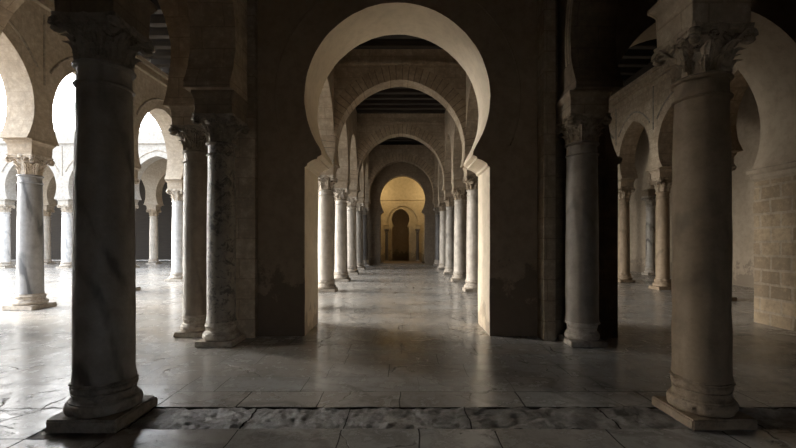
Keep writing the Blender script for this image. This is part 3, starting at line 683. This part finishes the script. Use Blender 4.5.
# ------------------------------------------------------------------ floor
def make_floor():
    bm = bmesh.new(); tl = bm.loops.layers.float_color.new('tint')
    rr = random.Random(21)
    def slab(x0, x1, y0, y1, rough=0.0, cell=None, base=0.0, dull=0.0):
        g = rr.uniform(0.0008, 0.0058); x0 += g; x1 -= g; y0 += g * 0.8; y1 -= g * 0.8
        if y1 < 4.4: x0 += 0.003; x1 -= 0.003; y0 += 0.002; y1 -= 0.002
        if x1 - x0 < 0.05 or y1 - y0 < 0.05: return
        t = rr.uniform(0.90, 1.05); wv = rr.uniform(-0.03, 0.03)
        col = (t * (1 + wv), t, t * (1 - wv), dull + rr.uniform(0, 0.12))
        h = base + rr.uniform(-0.0006, 0.0006); tx, ty = rr.uniform(-.0006, .0006), rr.uniform(-.0006, .0006)
        nx = 1 if not cell else max(2, int((x1 - x0) / cell)); ny = 1 if not cell else max(2, int((y1 - y0) / cell))
        bv = 0.0015; us = [0, bv / (x1 - x0)] + [bv / (x1 - x0) + (1 - 2 * bv / (x1 - x0)) * i / nx for i in range(1, nx)] + [1 - bv / (x1 - x0), 1]
        vs = [0, bv / (y1 - y0)] + [bv / (y1 - y0) + (1 - 2 * bv / (y1 - y0)) * i / ny for i in range(1, ny)] + [1 - bv / (y1 - y0), 1]
        rows = []
        for j, v in enumerate(vs):
            row = []
            for i, u in enumerate(us):
                edge = i in (0, len(us) - 1) or j in (0, len(vs) - 1)
                x = x0 + (x1 - x0) * u; y = y0 + (y1 - y0) * v
                z = h + tx * (u - .5) + ty * (v - .5)
                if cell:
                    d = min(u * (x1 - x0), (1 - u) * (x1 - x0), v * (y1 - y0), (1 - v) * (y1 - y0))
                    q = Vector((x, y, 0))
                    z += 0.002 * noise.noise(q * 2.3) + 0.0012 * noise.noise(q * 6)
                    n = noise.fractal(Vector((x * 4.5, y * 6, 3)), 0.7, 2.1, 5)
                    if y1 < 4.2: z -= max(0, n - 0.2) * 0.006 * math.exp(-d / 0.025)
                    if rough: z += rough * (n * 0.9 + 0.5 * noise.noise(q * 17) + 0.4 * noise.noise(q * 30)) - rough * 0.4
                    x += 0.012 * noise.noise(q * 5 + Vector((0, 0, 5))); y += 0.012 * noise.noise(q * 5)
                row.append(bm.verts.new((x, y, z)))
            rows.append(row)
        for j in range(len(vs) - 1):
            for i in range(len(us) - 1):
                f = bm.faces.new([rows[j][i], rows[j][i+1], rows[j+1][i+1], rows[j+1][i]]); f.smooth = bool(cell) and 0 < i < len(us) - 2 and 0 < j < len(vs) - 2
                for lp in f.loops: lp[tl] = col
    def rows_region(x0, x1, edges, wmin, wmax, cell=None, fixed={}, rough={}):
        for k, (a, b) in enumerate(zip(edges, edges[1:])):
            xs = [x0]
            if k in fixed: xs += [q for q in fixed[k] if x0 < q < x1]
            else:
                x = x0 + rr.uniform(0.3, wmax)
                while x < x1 - wmin * 0.6: xs.append(x); x += rr.uniform(wmin, wmax)
            xs.append(x1)
            c = cell(a) if cell else None
            for p, q in zip(xs, xs[1:]): slab(p, q, a, b, rough.get(k, 0.0), c, dull=0.6 if k in rough else 0.0)
    cellf = lambda y: 0.018 if 3.3 < y < 3.7 else 0.035 if y < 4.2 else (0.06 if y < 7 else None)
    ed = [0.4, 1.2, 1.9, 2.55, 3.32, 3.75, 4.14, 4.58, 5.05, 5.50, 6.02, 6.53]
    while ed[-1] < 25.6: ed.append(ed[-1] + rr.uniform(0.42, 0.62))
    rows_region(-2.23, 7.0, ed, 0.6, 1.3, cellf,
                fixed={3: [-1.3, -0.48, 0.12, 0.72, 1.6, 2.5, 3.3, 4.4, 5.6], 4: [-1.30, -0.475, 0.55, 1.75, 2.9, 4.0, 5.2], 5: [-1.5, -0.78, -0.03, 1.1, 2.3, 3.3, 4.5, 5.8]}, rough={4: 0.020})
    rows_region(7.0, 11.0, ed[6:], 0.7, 1.3, None)
    el = [0.4, 1.0, 1.8, 2.5, 3.15, 3.72, 4.35, 5.0, 5.45, 6.1, 6.7]
    while el[-1] < 29.2: el.append(el[-1] + rr.uniform(0.5, 0.8))
    rows_region(-2.85, -2.23, el, 0.9, 1.0, cellf, rough={4: 0.017})
    rows_region(-9.0, -2.85, el, 0.8, 1.5, lambda y: 0.06 if y < 6 else None)
    rows_region(-34.0, -9.0, [0.4 + 0.75 * i for i in range(39)], 1.2, 2.0)
    bmesh.ops.recalc_face_normals(bm, faces=bm.faces)
    for f in bm.faces:
        if f.normal.z < 0: f.normal_flip()
    me = bpy.data.meshes.new('floor'); bm.to_mesh(me); bm.free(); me.materials.append(M['floor'])
    o = bpy.data.objects.new('floor', me); COL.objects.link(o); o['kind'] = 'structure'
    b2 = BM(); box(b2, -34.0, 11.4, -4.4, 31.6, -0.3, -0.03)
    finish(b2, 'bedding', M['grout'], o)
make_floor()
bm = BM(); box(bm, -120, 60, -80, 110, -0.6, -0.31); struct(bm, 'ground', plain('pale_ground', (0.55, 0.52, 0.47)))

# ------------------------------------------------------------------ light
SKY, GLOW = 3.0, 27.0
W = bpy.data.worlds.new('sky'); S.world = W; W.use_nodes = True
nt = W.node_tree; bg = nt.nodes['Background']
tc = nt.nodes.new('ShaderNodeTexCoord')
dt = N(nt, 'ShaderNodeVectorMath', operation='DOT_PRODUCT'); L(nt, tc.outputs['Generated'], dt.inputs[0])
dt.inputs[1].default_value = Vector((-1.0, 0.25, 0.20)).normalized()
glow = math_n(nt, 'POWER', math_n(nt, 'MAXIMUM', dt.outputs['Value'], 0.0), 7.0)
cm = N(nt, 'ShaderNodeVectorMath', operation='SCALE'); cm.inputs[0].default_value = (1.0, 0.945, 0.86); L(nt, math_n(nt, 'MULTIPLY', glow, GLOW), cm.inputs['Scale'])
ad = N(nt, 'ShaderNodeVectorMath', operation='ADD'); L(nt, cm.outputs[0], ad.inputs[0]); ad.inputs[1].default_value = tuple(q * SKY for q in (0.82, 0.94, 1.12))
L(nt, ad.outputs[0], bg.inputs[0]); bg.inputs[1].default_value = 1.0
def lamp(name, kind, loc, energy, color, size=0.2, rot=None):
    d = bpy.data.lights.new(name, kind); d.energy = energy; d.color = color
    if kind == 'POINT': d.shadow_soft_size = size
    if kind == 'SUN': d.angle = size
    o = bpy.data.objects.new(name, d); COL.objects.link(o); o.location = loc
    if rot: o.rotation_euler = rot
    return o
lamp('portal_lamp', 'POINT', (-1.9, 26.7, 4.9), 48, (1.0, 0.78, 0.48), 0.15)
lamp('portal_lamp', 'POINT', (1.9, 26.7, 4.9), 48, (1.0, 0.78, 0.48), 0.15)
# sky portals in the courtyard-side arches guide sampling of the daylight
for y in (5.5, 7.65, 10.72, 13.76, 16.8, 19.86):
    d = bpy.data.lights.new('daylight_portal', 'AREA'); d.shape = 'RECTANGLE'; d.size = 2.7; d.size_y = 5.9; d.cycles.is_portal = True
    o = bpy.data.objects.new('daylight_portal', d); COL.objects.link(o); o.location = (XC - 0.34, y, 2.95)
    o.rotation_euler = (0, -PI / 2, 0); 
    o.rotation_euler = Vector((1, 0, 0)).to_track_quat('-Z', 'Y').to_euler()

# ------------------------------------------------------------------ camera
cd = bpy.data.cameras.new('camera'); cam = bpy.data.objects.new('camera', cd); COL.objects.link(cam)
cam.location = (0, 0, 1.5); cam.rotation_euler = (PI / 2, 0, 0)
cd.sensor_width = 36; cd.lens = 418 / 796 * 36; cd.shift_x = -5 / 796; cd.shift_y = 16 / 796; cd.clip_start = 0.05; cd.clip_end = 500
S.camera = cam
vs = S.view_settings; S.display_settings.display_device = 'sRGB'
vs.view_transform = 'Standard'; vs.look = 'None'; vs.gamma = 1; vs.use_curve_mapping = False; vs.exposure = 0.52
S.cycles.use_denoising = True; S.cycles.denoiser = 'OPENIMAGEDENOISE'
S.cycles.max_bounces = 10; S.cycles.diffuse_bounces = 7; S.cycles.glossy_bounces = 5
S.cycles.sample_clamp_indirect = 8.0; S.cycles.caustics_reflective = False; S.cycles.blur_glossy = 0.5
